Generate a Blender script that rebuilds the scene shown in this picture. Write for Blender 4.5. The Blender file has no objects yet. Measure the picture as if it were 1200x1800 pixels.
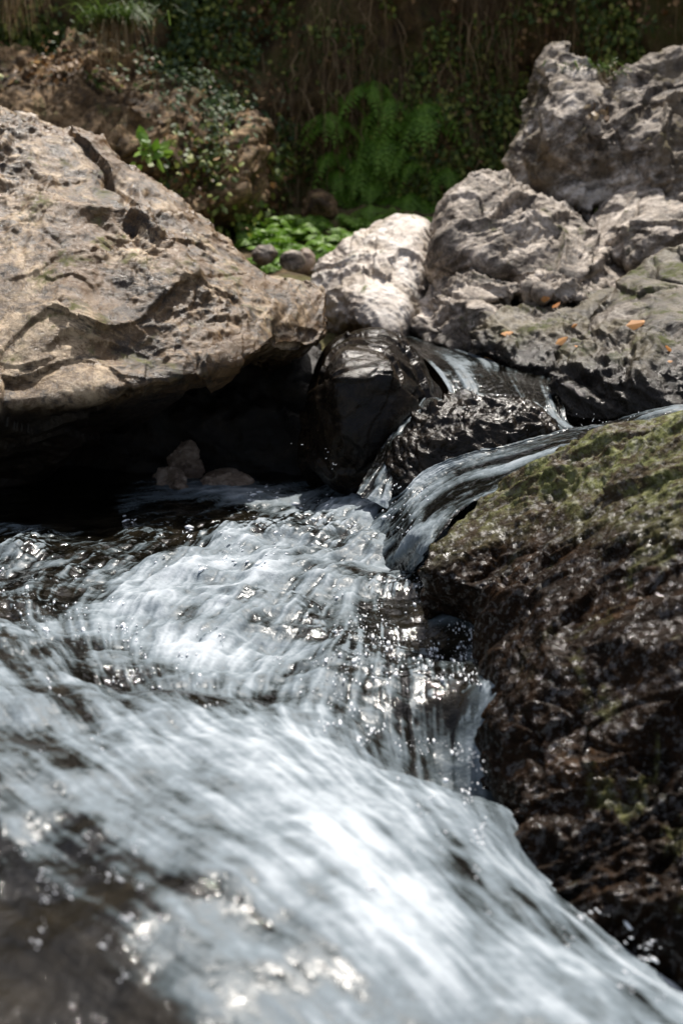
import bpy, bmesh, math, random
import numpy as np
from mathutils import Vector
random.seed(7); RNG = np.random.RandomState(11)
R = math.radians
S = bpy.context.scene
C = S.collection

# ---------------------------------------------------------------- camera, sky, sun, exposure
PITCH = 12.0; CAMZ = 0.9; F = 2500.0
cam = bpy.data.cameras.new('camera'); camo = bpy.data.objects.new('camera', cam); C.objects.link(camo)
camo.location = (0, 0, CAMZ); camo.rotation_euler = (R(90 - PITCH), 0, 0)
cam.sensor_fit = 'VERTICAL'; cam.sensor_height = 36; cam.sensor_width = 24; cam.lens = 50
cam.clip_start = 0.05; cam.clip_end = 500
cam.dof.use_dof = True; cam.dof.focus_distance = 3.7; cam.dof.aperture_fstop = 3.2
S.camera = camo
SUN_EL, SUN_AZ = 62.0, 16.0          # azimuth measured from +Y towards +X: behind the gorge wall, a little to the left
w = bpy.data.worlds.new("World"); S.world = w; w.use_nodes = True
nt = w.node_tree
sky = nt.nodes.new('ShaderNodeTexSky'); sky.sky_type = 'NISHITA'; sky.sun_disc = False
sky.sun_elevation = R(SUN_EL); sky.sun_rotation = R(SUN_AZ)
sky.air_density = 0.7; sky.dust_density = 3.0
bg = nt.nodes['Background']; bg.inputs['Strength'].default_value = 0.115
hs = nt.nodes.new('ShaderNodeHueSaturation'); hs.inputs['Saturation'].default_value = 0.6      # sky blue muted to warm the shaded rock
nt.links.new(sky.outputs[0], hs.inputs['Color']); nt.links.new(hs.outputs[0], bg.inputs['Color'])
sl = bpy.data.lights.new('sun', 'SUN'); sl.energy = 4.2; sl.angle = R(0.8); sl.color = (1.0, 0.94, 0.86)
so = bpy.data.objects.new('sun', sl); C.objects.link(so)
dv = Vector((math.sin(R(SUN_AZ)) * math.cos(R(SUN_EL)), math.cos(R(SUN_AZ)) * math.cos(R(SUN_EL)), math.sin(R(SUN_EL))))
so.rotation_euler = dv.to_track_quat('Z', 'Y').to_euler(); so.location = dv * 20
S.view_settings.view_transform = 'Standard'; S.view_settings.look = 'None'
S.view_settings.gamma = 1; S.view_settings.exposure = 0.6
S.cycles.use_denoising = True
S.cycles.max_bounces = 6; S.cycles.diffuse_bounces = 3; S.cycles.glossy_bounces = 3
S.cycles.sample_clamp_indirect = 4; S.cycles.caustics_reflective = False; S.cycles.caustics_refractive = False

# ---------------------------------------------------------------- geometry helpers
cp, sp = math.cos(R(PITCH)), math.sin(R(PITCH))
def P(px, py, d):
    """a point of the place: d metres in front of the camera along its axis, seen at photo pixel px,py"""
    x = (px - 600) / F * d; u = -(py - 900) / F * d
    return np.array([x, d * cp + u * sp, CAMZ - d * sp + u * cp])
def W(px, py, z):
    """the point of the level z seen at px,py"""
    x = (px - 600) / F; u = -(py - 900) / F
    dz = -sp + u * cp; k = (z - CAMZ) / dz
    return np.array([x * k, (cp + u * sp) * k, z])

L3 = RNG.rand(64, 64, 64).astype(np.float32) * 2 - 1
def vn(p):
    """value noise, p Nx3 -> N in about -1..1"""
    i = np.floor(p).astype(np.int64); f = (p - i).astype(np.float32); f = f * f * f * (f * (f * 6 - 15) + 10)
    i0 = i & 63; i1 = (i + 1) & 63
    x0, y0, z0 = i0.T; x1, y1, z1 = i1.T; fx, fy, fz = f.T
    a = L3[x0, y0, z0] * (1 - fx) + L3[x1, y0, z0] * fx
    b = L3[x0, y1, z0] * (1 - fx) + L3[x1, y1, z0] * fx
    c = L3[x0, y0, z1] * (1 - fx) + L3[x1, y0, z1] * fx
    d = L3[x0, y1, z1] * (1 - fx) + L3[x1, y1, z1] * fx
    a = a * (1 - fy) + b * fy; c = c * (1 - fy) + d * fy
    return a * (1 - fz) + c * fz
ROT = np.array([[0.36, 0.48, -0.8], [-0.8, 0.60, 0.0], [0.48, 0.64, 0.6]])
def fbm(p, o=4, g=0.5, lac=2.03):
    s = 0; a = 1.0; q = p
    for _ in range(o):
        s = s + a * vn(q); a *= g; q = (q @ ROT) * lac + 17.3
    return s
def ridged(p, o=4, g=0.5, lac=2.1):
    s = 0; a = 1.0; q = p; wgt = 1.0
    for _ in range(o):
        n = 1 - np.abs(vn(q)) * 2; n = np.clip(n, -1, 1) * wgt
        s = s + a * n; wgt = np.clip(n * 0.7 + 0.6, 0.2, 1); a *= g; q = (q @ ROT) * lac + 31.7
    return s

def mesh_from(name, v, faces, smooth=True):
    me = bpy.data.meshes.new(name)
    v = np.asarray(v, np.float32); faces = np.asarray(faces, np.int32)
    n, k = faces.shape
    me.vertices.add(len(v)); me.vertices.foreach_set('co', v.ravel())
    me.loops.add(n * k); me.loops.foreach_set('vertex_index', faces.ravel())
    me.polygons.add(n); me.polygons.foreach_set('loop_start', np.arange(0, n * k, k, dtype=np.int32))
    me.polygons.foreach_set('loop_total', np.full(n, k, np.int32))
    me.polygons.foreach_set('use_smooth', np.full(n, smooth, bool))
    me.update(calc_edges=True)
    return me
def attr(me, name, vals):
    a = me.attributes.new(name, 'FLOAT', 'POINT'); a.data.foreach_set('value', np.asarray(vals, np.float32))
def link(name, me, mat, parent=None):
    o = bpy.data.objects.new(name, me); C.objects.link(o)
    if mat is not None and len(me.materials) == 0: me.materials.append(mat)
    if parent is not None: o.parent = parent
    return o
def tag(o, label=None, cat=None, group=None, kind=None):
    if label: o['label'] = label
    if cat: o['category'] = cat
    if group: o['group'] = group
    if kind: o['kind'] = kind
    return o
def grid_faces(nu, nv):
    i = np.arange(nu - 1)[:, None] * nv + np.arange(nv - 1)[None, :]
    i = i.ravel()
    return np.stack([i, i + nv, i + nv + 1, i + 1], 1)

# ---------------------------------------------------------------- node helpers
class N:
    def __init__(s, name):
        s.m = bpy.data.materials.new(name); s.m.use_nodes = True; s.t = s.m.node_tree
        s.b = s.t.nodes['Principled BSDF']
    def n(s, typ, **kw):
        o = s.t.nodes.new(typ)
        for k, v in kw.items():
            if k.startswith('i_'): o.inputs[k[2:].replace('_', ' ')].default_value = v
            else: setattr(o, k, v)
        return o
    def l(s, a, b): s.t.links.new(a, b)
    def pos(s, scale=(1, 1, 1), rot=(0, 0, 0)):
        g = s.n('ShaderNodeNewGeometry'); m = s.n('ShaderNodeMapping'); s.l(g.outputs['Position'], m.inputs[0])
        m.inputs['Scale'].default_value = scale; m.inputs['Rotation'].default_value = rot
        return m.outputs[0]
    def noise(s, vec, scale, detail=6, rough=0.6, dist=0.0):
        o = s.n('ShaderNodeTexNoise'); s.l(vec, o.inputs['Vector'])
        o.inputs['Scale'].default_value = scale; o.inputs['Detail'].default_value = detail
        o.inputs['Roughness'].default_value = rough; o.inputs['Distortion'].default_value = dist
        return o.outputs['Fac']
    def ramp(s, fac, stops):
        r = s.n('ShaderNodeValToRGB'); s.l(fac, r.inputs[0]); e = r.color_ramp.elements
        while len(e) < len(stops): e.new(0.5)
        for q, (p, c) in zip(e, stops):
            q.position = p; q.color = (c, c, c, 1) if not isinstance(c, tuple) else (*c, 1)
        return r.outputs[0]
    def mix(s, fac, a, b, mode='MIX'):
        m = s.n('ShaderNodeMix', data_type='RGBA', blend_type=mode)
        for sock, v in ((m.inputs['Factor'], fac), (m.inputs[6], a), (m.inputs[7], b)):
            if isinstance(v, (int, float)): sock.default_value = v
            elif isinstance(v, tuple): sock.default_value = (*v, 1)
            else: s.l(v, sock)
        return m.outputs[2]
    def math(s, op, a, b=0.0, clamp=False):
        m = s.n('ShaderNodeMath', operation=op, use_clamp=clamp)
        for i, v in enumerate((a, b)):
            if isinstance(v, (int, float)): m.inputs[i].default_value = v
            else: s.l(v, m.inputs[i])
        return m.outputs[0]
    def rng(s, v, a, b, c=0.0, d=1.0):
        m = s.n('ShaderNodeMapRange', interpolation_type='SMOOTHSTEP'); s.l(v, m.inputs[0])
        for i, x in enumerate((a, b, c, d)): m.inputs[i + 1].default_value = x
        return m.outputs[0]
    def bump(s, h, strength, dist, prev=None):
        b = s.n('ShaderNodeBump'); b.inputs['Strength'].default_value = strength; b.inputs['Distance'].default_value = dist
        s.l(h, b.inputs['Height'])
        if prev is not None: s.l(prev, b.inputs['Normal'])
        return b.outputs[0]
    def out(s, col=None, rough=None, normal=None):
        if col is not None:
            if isinstance(col, tuple): s.b.inputs['Base Color'].default_value = (*col, 1)
            else: s.l(col, s.b.inputs['Base Color'])
        if rough is not None:
            if isinstance(rough, (int, float)): s.b.inputs['Roughness'].default_value = rough
            else: s.l(rough, s.b.inputs['Roughness'])
        if normal is not None: s.l(normal, s.b.inputs['Normal'])
        return s.m

def rock_mat(name, dark, mid, light, stain=None, wet_z=None, wet_band=0.12, wetcol=(0.012, 0.009, 0.007),
             moss=0.0, mosscol=(0.07, 0.085, 0.02), rot=(0.3, 0.5, 0.2), dry_rough=0.62, wet_rough=0.18, bumpd=0.01, fine=1.0, crust=0.75, aniso=1.7, spec=0.4):
    m = N(name)
    p0 = m.pos(); p1 = m.pos((1, 1, aniso), rot)
    n1 = m.noise(p1, 3.6, 10, 0.68, 1.0)
    n2 = m.noise(p0, 24, 9, 0.75, 0.5)
    n3 = m.noise(p0, 2.3, 5, 0.55, 0.6)
    v = m.math('ADD', m.math('MULTIPLY', n1, 0.6), m.math('MULTIPLY', n2, 0.4))
    col = m.ramp(v, [(0.43, dark), (0.505, mid), (0.585, light)])
    if stain:
        col = m.mix(m.rng(n3, 0.47, 0.62, 0, 0.85), col, stain, 'MIX')
    n4 = m.noise(m.pos((1, 1, 1.5), rot), 6, 10, 0.78, 1.2)
    col = m.mix(m.rng(n4, 0.50, 0.60, 0, crust), col, dark)
    sp_ = m.noise(p0, 160, 3, 0.7)
    col = m.mix(m.rng(sp_, 0.55, 0.72, 0, 0.45), col, dark)
    col = m.mix(m.rng(sp_, 0.42, 0.28, 0, 0.35), col, light)
    rough = m.rng(n2, 0.3, 0.7, dry_rough - 0.1, dry_rough + 0.15)
    g = m.n('ShaderNodeNewGeometry'); sx = m.n('ShaderNodeSeparateXYZ'); m.l(g.outputs['Position'], sx.inputs[0])
    sn = m.n('ShaderNodeSeparateXYZ'); m.l(g.outputs['Normal'], sn.inputs[0])
    if moss:
        mk = m.noise(p0, 7, 7, 0.75, 0.4)
        up = m.rng(sn.outputs['Z'], 0.1, 0.75)
        f = m.math('MULTIPLY', m.rng(mk, 0.60 - 0.16 * moss, 0.72 - 0.14 * moss), m.math('ADD', m.math('MULTIPLY', up, 0.75), 0.25))
        mc = m.mix(m.noise(p0, 60, 4, 0.7), mosscol, tuple(c * 2.2 for c in mosscol))
        col = m.mix(f, col, mc); rough = m.mix(f, rough, (0.9, 0.9, 0.9))
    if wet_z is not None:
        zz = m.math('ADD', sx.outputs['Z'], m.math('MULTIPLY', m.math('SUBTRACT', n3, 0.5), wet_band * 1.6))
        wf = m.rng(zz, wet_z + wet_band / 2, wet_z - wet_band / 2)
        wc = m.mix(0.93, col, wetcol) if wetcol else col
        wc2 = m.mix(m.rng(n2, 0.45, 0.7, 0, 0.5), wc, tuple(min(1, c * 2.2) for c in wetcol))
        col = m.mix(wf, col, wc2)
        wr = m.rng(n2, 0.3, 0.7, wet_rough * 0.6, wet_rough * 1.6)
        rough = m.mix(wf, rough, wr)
    m.b.inputs['Specular IOR Level'].default_value = spec
    nb = m.bump(n1, 0.7, bumpd * 2.5)
    nb = m.bump(n2, 0.8, bumpd, nb)
    nb = m.bump(m.noise(p0, 110, 5, 0.75), 0.6 * fine, bumpd * 0.25, nb)
    return m.out(col, rough, nb)

# ---------------------------------------------------------------- rocks
def hull_mesh(sets, voxel, smooth_it, sub):
    """union of convex hulls, voxel remeshed, rounded and subdivided; returns vertex and normal arrays and faces"""
    bm = bmesh.new()
    for pts in sets:
        vs = [bm.verts.new(p) for p in pts]
        g = bmesh.ops.convex_hull(bm, input=vs)
        junk = [v for v in vs if v.is_valid and not v.link_faces]
        bmesh.ops.delete(bm, geom=junk, context='VERTS')
    bmesh.ops.recalc_face_normals(bm, faces=bm.faces)
    me = bpy.data.meshes.new('tmp'); bm.to_mesh(me); bm.free()
    o = bpy.data.objects.new('tmp', me); C.objects.link(o)
    r = o.modifiers.new('r', 'REMESH'); r.mode = 'VOXEL'; r.voxel_size = voxel
    s = o.modifiers.new('s', 'SMOOTH'); s.factor = 0.5; s.iterations = smooth_it
    if sub:
        u = o.modifiers.new('u', 'SUBSURF'); u.levels = sub; u.render_levels = sub
    dg = bpy.context.evaluated_depsgraph_get(); ev = o.evaluated_get(dg); em = ev.to_mesh()
    n = len(em.vertices); v = np.empty(n * 3, np.float32); em.vertices.foreach_get('co', v)
    nn = np.empty(n * 3, np.float32); em.vertices.foreach_get('normal', nn)
    out = bpy.data.meshes.new_from_object(ev)
    ev.to_mesh_clear(); bpy.data.objects.remove(o); bpy.data.meshes.remove(me)
    return out, v.reshape(-1, 3).astype(np.float64), nn.reshape(-1, 3).astype(np.float64)

def facets(p, seed):
    """fractured blocks: every cell a tilted plane of its own"""
    b0 = np.floor(p).astype(np.int64); best = np.full(len(p), 9.0); out = np.zeros(len(p))
    for dx in (-1, 0, 1):
        for dy in (-1, 0, 1):
            for dz in (-1, 0, 1):
                c = b0 + (dx, dy, dz); k = (c + seed) & 63
                r1, r2, r3 = L3[k[:, 0], k[:, 1], k[:, 2]], L3[k[:, 1], k[:, 2], k[:, 0]], L3[k[:, 2], k[:, 0], k[:, 1]]
                sd = c + 0.5 + 0.45 * np.stack([r1, r2, r3], 1); d = p - sd; dd = (d ** 2).sum(1); m = dd < best
                t = d[:, 0] * r2 + d[:, 1] * r3 + d[:, 2] * r1 + 0.35 * r1 * r3
                out[m] = t[m]; best[m] = dd[m]
    return out
def rock(name, label, mat, sets, voxel=0.03, smooth_it=4, sub=2, amp=0.03, freq=4.0, strata=(1, 1, 2.2), srot=0.4,
         sharp=1.0, fine=1.0, cat='rock', group=None, seed=0.0, parent=None, steps=0.0, ang=0.6):
    me, v, nn = hull_mesh(sets, voxel, smooth_it, sub)
    c, s = math.cos(srot), math.sin(srot)
    M = np.array([[c, 0, s], [0, 1, 0], [-s, 0, c]])
    q = (v @ M) * np.array(strata) * freq + seed * 7.7
    wq = q + 0.9 * np.stack([fbm(q * 0.7 + 3, 2), fbm(q * 0.7 + 11, 2), fbm(q * 0.7 + 23, 2)], 1)
    rgh = np.clip(0.5 + 1.1 * vn(q * 0.35 + 40) + 0.5 * vn(q * 0.9 + 60), 0.12, 1.2)    # smooth and broken zones
    h = amp * 1.1 * fbm(q * 0.42, 3)
    rd = ridged(wq * 0.55, 6, 0.50) - 0.6
    h += amp * 0.85 * sharp * rd * (0.35 + 0.65 * rgh)
    cr_ = 1 - np.clip(np.abs(fbm(wq * 0.5 + 70, 3, 0.45)) * 9, 0, 1)      # narrow clefts
    h -= amp * 1.1 * sharp * cr_ ** 1.5 * np.clip(vn(q * 0.5 + 90) * 2.5 + 0.4, 0, 1)
    h -= amp * 0.8 * sharp * rgh * np.clip(vn(wq * 1.3 + 5) - 0.2, 0, 1)
    h += amp * 0.24 * fine * rgh * ridged(wq * 2.6 + 4, 4, 0.55)
    h += amp * 0.08 * fine * rgh * fbm(v * freq * 14, 3, 0.65)
    if ang:
        fq = q * 0.62 + 0.35 * np.stack([fbm(q * 0.9 + 3, 2), fbm(q * 0.9 + 13, 2), fbm(q * 0.9 + 29, 2)], 1)
        h += amp * ang * (facets(fq, int(seed * 3)) * 1.3 + 0.45 * facets(fq * 2.3 + 7, int(seed * 3) + 9) + 0.2 * facets(fq * 5.1 + 3, 5) * np.clip(rgh, .3, 1))
    if steps:                              # broken bedding planes
        zz = wq[:, 2] * 0.9; k = np.floor(zz); f = zz - k
        h += amp * steps * (np.clip(f * 3.0, 0, 1) - 0.5 + 0.9 * L3[(k.astype(int)) & 63, 3, 5])
    h += amp * 0.10 * fine * ridged(v * freq * 9 + 3, 3, 0.6) * np.clip(rgh, .3, 1)
    v2 = v + nn * h[:, None]
    me.vertices.foreach_set('co', v2.astype(np.float32).ravel())
    me.polygons.foreach_set('use_smooth', np.ones(len(me.polygons), bool)); me.update()
    me.materials.clear()
    o = link(name, me, mat, parent)
    me.name = name
    if parent is None: tag(o, label, cat, group)
    return o
def pts(*a): return [tuple(P(*q)) for q in a]

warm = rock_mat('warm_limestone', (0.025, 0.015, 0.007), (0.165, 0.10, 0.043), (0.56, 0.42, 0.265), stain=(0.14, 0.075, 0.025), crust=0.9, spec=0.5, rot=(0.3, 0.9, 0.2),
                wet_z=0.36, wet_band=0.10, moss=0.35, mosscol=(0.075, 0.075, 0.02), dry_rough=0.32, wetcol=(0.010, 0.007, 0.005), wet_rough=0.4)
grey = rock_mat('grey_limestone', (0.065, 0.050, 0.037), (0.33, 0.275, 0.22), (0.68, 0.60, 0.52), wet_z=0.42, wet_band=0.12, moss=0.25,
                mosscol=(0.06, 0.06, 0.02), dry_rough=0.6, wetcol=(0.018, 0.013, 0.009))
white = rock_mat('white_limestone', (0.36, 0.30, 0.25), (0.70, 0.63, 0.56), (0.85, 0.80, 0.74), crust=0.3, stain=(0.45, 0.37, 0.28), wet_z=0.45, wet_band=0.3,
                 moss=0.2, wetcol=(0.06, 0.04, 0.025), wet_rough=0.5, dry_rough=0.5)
black = rock_mat('wet_dark_rock', (0.004, 0.003, 0.0025), (0.011, 0.008, 0.005), (0.03, 0.021, 0.013), dry_rough=0.17, bumpd=0.004, fine=0.3, spec=0.2)
cavem = rock_mat('cave_rock', (0.004, 0.003, 0.002), (0.012, 0.009, 0.006), (0.03, 0.022, 0.015), dry_rough=0.45)  # near-black colour carries the deep shade of the hollow
m = N('mossy_wet_rock'); p0 = m.pos(); ps = m.pos((1, 1, 0.38), (0.0, 0.35, 0.0))
n1 = m.noise(ps, 7, 9, 0.68, 0.8); n2 = m.noise(p0, 45, 7, 0.72); n3 = m.noise(p0, 150, 4, 0.7)
col = m.ramp(m.math('ADD', m.math('MULTIPLY', n1, 0.55), m.math('MULTIPLY', n2, 0.45)), [(0.40, (0.006, 0.004, 0.0025)), (0.54, (0.016, 0.008, 0.0035)), (0.68, (0.06, 0.031, 0.012))])
col = m.mix(m.rng(n3, 0.62, 0.75, 0, 0.7), col, (0.16, 0.13, 0.10))
g = m.n('ShaderNodeNewGeometry'); sx = m.n('ShaderNodeSeparateXYZ'); m.l(g.outputs['Position'], sx.inputs[0])
top = m.rng(m.math('ADD', sx.outputs['Z'], m.math('MULTIPLY', sx.outputs['X'], -0.30)), 0.09, 0.19)
streak = m.math('MULTIPLY', m.rng(m.noise(m.pos((1, 1, 0.22), (0, 0.25, 0)), 8, 6, 0.7, 0.5), 0.55, 0.66), m.rng(sx.outputs['X'], 0.30, 0.50))
mk = m.math('MULTIPLY', top, m.rng(m.noise(p0, 11, 10, 0.82, 0.6), 0.44, 0.56))
mf = m.math('MAXIMUM', mk, m.math('MULTIPLY', streak, 0.55))
mc = m.mix(m.rng(n2, 0.35, 0.65), (0.035, 0.038, 0.012), (0.19, 0.20, 0.075))
dry = m.mix(n2, (0.05, 0.038, 0.02), (0.17, 0.13, 0.08))
col = m.mix(m.math('MULTIPLY', top, 0.45), col, dry)
col = m.mix(mf, col, mc)
rough = m.math('ADD', m.math('MULTIPLY', m.math('MAXIMUM', top, mf), 0.5), m.rng(n2, 0.35, 0.65, 0.10, 0.2))
n5 = m.noise(p0, 60, 4, 0.7)
rough = m.math('MAXIMUM', rough, m.rng(n5, 0.50, 0.58, 0.5, 0.10))
m.l(m.rng(n5, 0.50, 0.60, 0.05, 0.7), m.b.inputs['Specular IOR Level'])
mossy = m.out(col, rough, m.bump(n3, 0.7, 0.003, m.bump(m.noise(p0, 45, 3, 0.6), 0.9, 0.008, m.bump(n1, 0.7, 0.02))))
brownr = rock_mat('brown_bank_rock', (0.035, 0.020, 0.008), (0.15, 0.09, 0.038), (0.42, 0.28, 0.15), dry_rough=0.8, moss=0.5, mosscol=(0.05, 0.05, 0.012))
crag = rock_mat('crag_limestone', (0.045, 0.033, 0.023), (0.32, 0.27, 0.22), (0.72, 0.65, 0.57), stain=(0.14, 0.105, 0.065), moss=0.5, mosscol=(0.07, 0.055, 0.022), dry_rough=0.7)
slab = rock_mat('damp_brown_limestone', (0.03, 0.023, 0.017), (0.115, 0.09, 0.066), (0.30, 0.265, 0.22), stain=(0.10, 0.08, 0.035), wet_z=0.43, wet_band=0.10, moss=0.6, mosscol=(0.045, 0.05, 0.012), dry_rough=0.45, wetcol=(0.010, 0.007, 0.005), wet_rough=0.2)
sandr = rock_mat('pale_brown_rock', (0.16, 0.11, 0.08), (0.38, 0.29, 0.22), (0.58, 0.48, 0.40), dry_rough=0.4)

rock('boulder', 'huge beige brown boulder overhanging the dark pool on the left', warm, [
    pts((-500, 150, 5.2), (-150, 150, 5.1), (0, 196, 5.0), (150, 228, 4.98), (250, 300, 4.95), (340, 365, 4.9), (425, 410, 4.87), (480, 452, 4.85),
        (-500, 715, 4.0), (-150, 725, 3.95), (60, 715, 4.02), (220, 690, 4.12), (340, 665, 4.22), (440, 632, 4.35), (510, 600, 4.47),
        (-500, 400, 4.35), (0, 400, 4.42), (200, 420, 4.48), (350, 500, 4.5), (450, 520, 4.6),
        (-500, 830, 4.8), (0, 815, 4.8), (250, 715, 4.8), (0, 640, 5.8), (-500, 640, 5.8), (400, 560, 5.5), (-500, 160, 6.2), (100, 240, 6.2)),
    pts((440, 445, 4.95), (530, 458, 4.9), (588, 495, 4.9), (602, 555, 4.85), (598, 592, 4.8), (555, 618, 4.65), (470, 632, 4.5), (380, 650, 4.4),
        (430, 510, 4.65), (400, 590, 4.4), (500, 545, 4.66), (440, 520, 5.4), (575, 560, 5.3), (470, 680, 5.1), (565, 625, 5.05))],
    voxel=0.026, smooth_it=5, amp=0.06, freq=2.5, srot=-0.7, strata=(1, 1, 1.4), sharp=0.75, ang=0.4, fine=0.85, seed=1.7, cat='boulder')

rock('boulder', 'pale sunlit rounded boulder standing behind the wet dark one', white, [
    pts((548, 490, 6.5), (552, 560, 6.4), (562, 465, 6.5), (612, 415, 6.5), (665, 386, 6.5), (710, 378, 6.5), (750, 388, 6.5), (762, 430, 6.5), (745, 600, 6.3),
        (580, 590, 6.1), (550, 520, 6.35), (640, 450, 6.15), (720, 430, 6.2), (620, 560, 5.75), (700, 600, 5.7), (590, 500, 6.1), (610, 620, 6.3), (740, 640, 6.3),
        (650, 420, 7.1), (740, 440, 7.1), (600, 560, 7.0), (740, 600, 7.0))],
    voxel=0.028, smooth_it=5, amp=0.02, freq=3.4, sharp=0.5, fine=1.0, ang=0.6, cat='boulder', seed=5.1, srot=0.9)

rock('boulder', 'wet black boulder with glossy top wedged in the middle of the stream', black, [
    pts((575, 600, 4.75), (610, 575, 4.8), (665, 566, 4.8), (715, 580, 4.8), (750, 620, 4.8), (778, 690, 4.75), (770, 720, 4.7), (700, 760, 4.5),
        (557, 640, 4.65), (545, 700, 4.65), (540, 790, 4.6), (550, 740, 4.5), (590, 850, 4.45), (660, 850, 4.42), (592, 672, 4.30), (690, 655, 4.33), (600, 800, 4.32), (680, 790, 4.36), (570, 700, 4.42),
        (720, 690, 4.45), (600, 620, 4.45), (680, 610, 4.5), (600, 640, 5.2), (740, 650, 5.2), (560, 700, 5.2), (560, 860, 5.1), (740, 840, 5.1))],
    voxel=0.022, smooth_it=3, amp=0.022, freq=3.6, sharp=0.35, fine=0.5, ang=1.7, cat='boulder', seed=4, strata=(1, 1, 1))

rock('rock', 'low black wet rock between the two small cascades', black, [
    pts((690, 770, 4.2), (740, 725, 4.25), (800, 700, 4.3), (870, 690, 4.3), (940, 705, 4.3), (990, 745, 4.25), (1002, 765, 4.2),
        (690, 860, 4.05), (650, 850, 4.15), (720, 890, 3.98), (800, 830, 3.98), (900, 800, 4.0), (980, 790, 4.1), (760, 780, 4.0), (860, 740, 4.05),
        (940, 750, 4.08), (700, 880, 4.7), (1000, 840, 4.7), (800, 740, 4.7), (960, 740, 4.7))],
    voxel=0.02, smooth_it=5, amp=0.014, freq=10, sharp=1.0, fine=1.2, seed=5)

rock('boulder', 'domed grey boulder with folded surface at upper right above the ledges', grey, [
    pts((762, 400, 6.3), (800, 340, 6.35), (850, 288, 6.4), (885, 292, 6.4), (930, 330, 6.4), (1000, 375, 6.4), (1060, 420, 6.35), (1112, 475, 6.3),
        (768, 490, 6.15), (800, 500, 6.0), (880, 480, 5.8), (980, 495, 5.8), (1080, 520, 5.9), (1110, 500, 6.1), (780, 430, 6.0), (850, 380, 6.05),
        (950, 420, 5.95), (1040, 460, 5.95), (800, 420, 7.2), (1000, 420, 7.2), (850, 560, 6.8), (1080, 560, 6.8))],
    voxel=0.03, smooth_it=4, amp=0.05, freq=2.4, srot=-0.55, strata=(0.8, 1, 2.2), cat='boulder', seed=6, sharp=0.6, ang=0.9, fine=.8)

rock('rock_ledge', 'cracked grey ledge under the domed boulder beside the upper spill', grey, [
    pts((760, 490, 6.1), (735, 545, 6.0), (728, 590, 5.9), (735, 612, 5.75), (800, 622, 5.6), (830, 620, 5.5), (840, 570, 5.55), (800, 520, 5.8),
        (870, 500, 5.9), (860, 640, 5.5), (760, 660, 5.9), (860, 540, 6.8), (750, 580, 6.8)),
    pts((800, 490, 5.95), (880, 478, 5.9), (935, 480, 5.9), (930, 520, 5.7), (840, 530, 5.65), (810, 515, 5.75), (800, 520, 6.6), (930, 520, 6.6)),
    pts((938, 488, 5.8), (1000, 484, 5.8), (1060, 510, 5.8), (1050, 530, 5.65), (945, 520, 5.6), (1000, 530, 5.55), (940, 540, 6.5), (1060, 540, 6.5))],
    voxel=0.025, smooth_it=3, amp=0.032, freq=5.5, seed=8, cat='ledge', steps=0.3, ang=1.0, sharp=0.7)

rock('rock_ledge', 'sloping brown slab with fallen orange leaves above the upper spill', slab, [
    pts((835, 570, 5.6), (870, 545, 5.7), (940, 525, 5.8), (1080, 520, 5.8), (1120, 540, 5.7), (830, 610, 5.35), (900, 640, 5.15), (960, 655, 5.05),
        (1060, 640, 5.0), (1120, 600, 5.1), (880, 560, 5.45), (1000, 560, 5.4), (860, 650, 5.7), (1100, 680, 5.7), (960, 690, 5.2), (900, 600, 6.3), (1100, 600, 6.3))],
    voxel=0.025, smooth_it=4, amp=0.025, freq=5.0, seed=9, cat='ledge', strata=(1, 1, 3))

rock('rock_outcrop', 'tall craggy outcrop with dry moss at the top right corner', crag, [
    pts((905, 200, 7.0), (915, 145, 7.0), (938, 95, 7.0), (975, 66, 7.0), (1018, 85, 7.0), (1045, 130, 7.0), (900, 240, 6.9), (888, 290, 6.85),
        (930, 330, 6.8), (1020, 360, 6.7), (1000, 200, 6.5), (960, 260, 6.5), (1100, 300, 6.5), (1100, 160, 6.8), (1000, 300, 8.2), (960, 140, 7.9)),
    pts((1020, 160, 6.9), (1060, 130, 6.9), (1150, 100, 7.0), (1200, 70, 7.0), (1500, -20, 7.2), (1030, 240, 6.7), (1010, 330, 6.6), (1100, 390, 6.5),
        (1250, 390, 6.3), (1500, 380, 6.2), (1500, 150, 6.6), (1120, 220, 6.5), (1200, 200, 6.5), (1100, 340, 8), (1500, 340, 8)),
    pts((890, 270, 7.0), (885, 330, 6.9), (940, 300, 6.6), (1040, 350, 6.5), (1040, 440, 6.6), (940, 400, 6.8), (1000, 400, 7.2))],
    voxel=0.032, smooth_it=2, amp=0.06, freq=2.7, seed=10.6, cat='outcrop', strata=(1, 1, 1.3), srot=-0.6, sharp=0.7, ang=1.3, fine=.9)

rock('boulder', 'pale grey rounded rock at the right edge below the craggy outcrop', grey, [
    pts((1030, 385, 6.5), (1080, 350, 6.5), (1160, 335, 6.5), (1260, 330, 6.4), (1500, 330, 6.3), (1040, 430, 6.2), (1110, 470, 6.0), (1180, 470, 5.95),
        (1300, 470, 5.9), (1500, 500, 5.9), (1120, 400, 6.1), (1200, 390, 6.05), (1100, 480, 7), (1500, 480, 7))],
    voxel=0.028, smooth_it=4, amp=0.045, freq=2.8, seed=12, cat='boulder', srot=-0.4, ang=1.2, sharp=.8)

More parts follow.
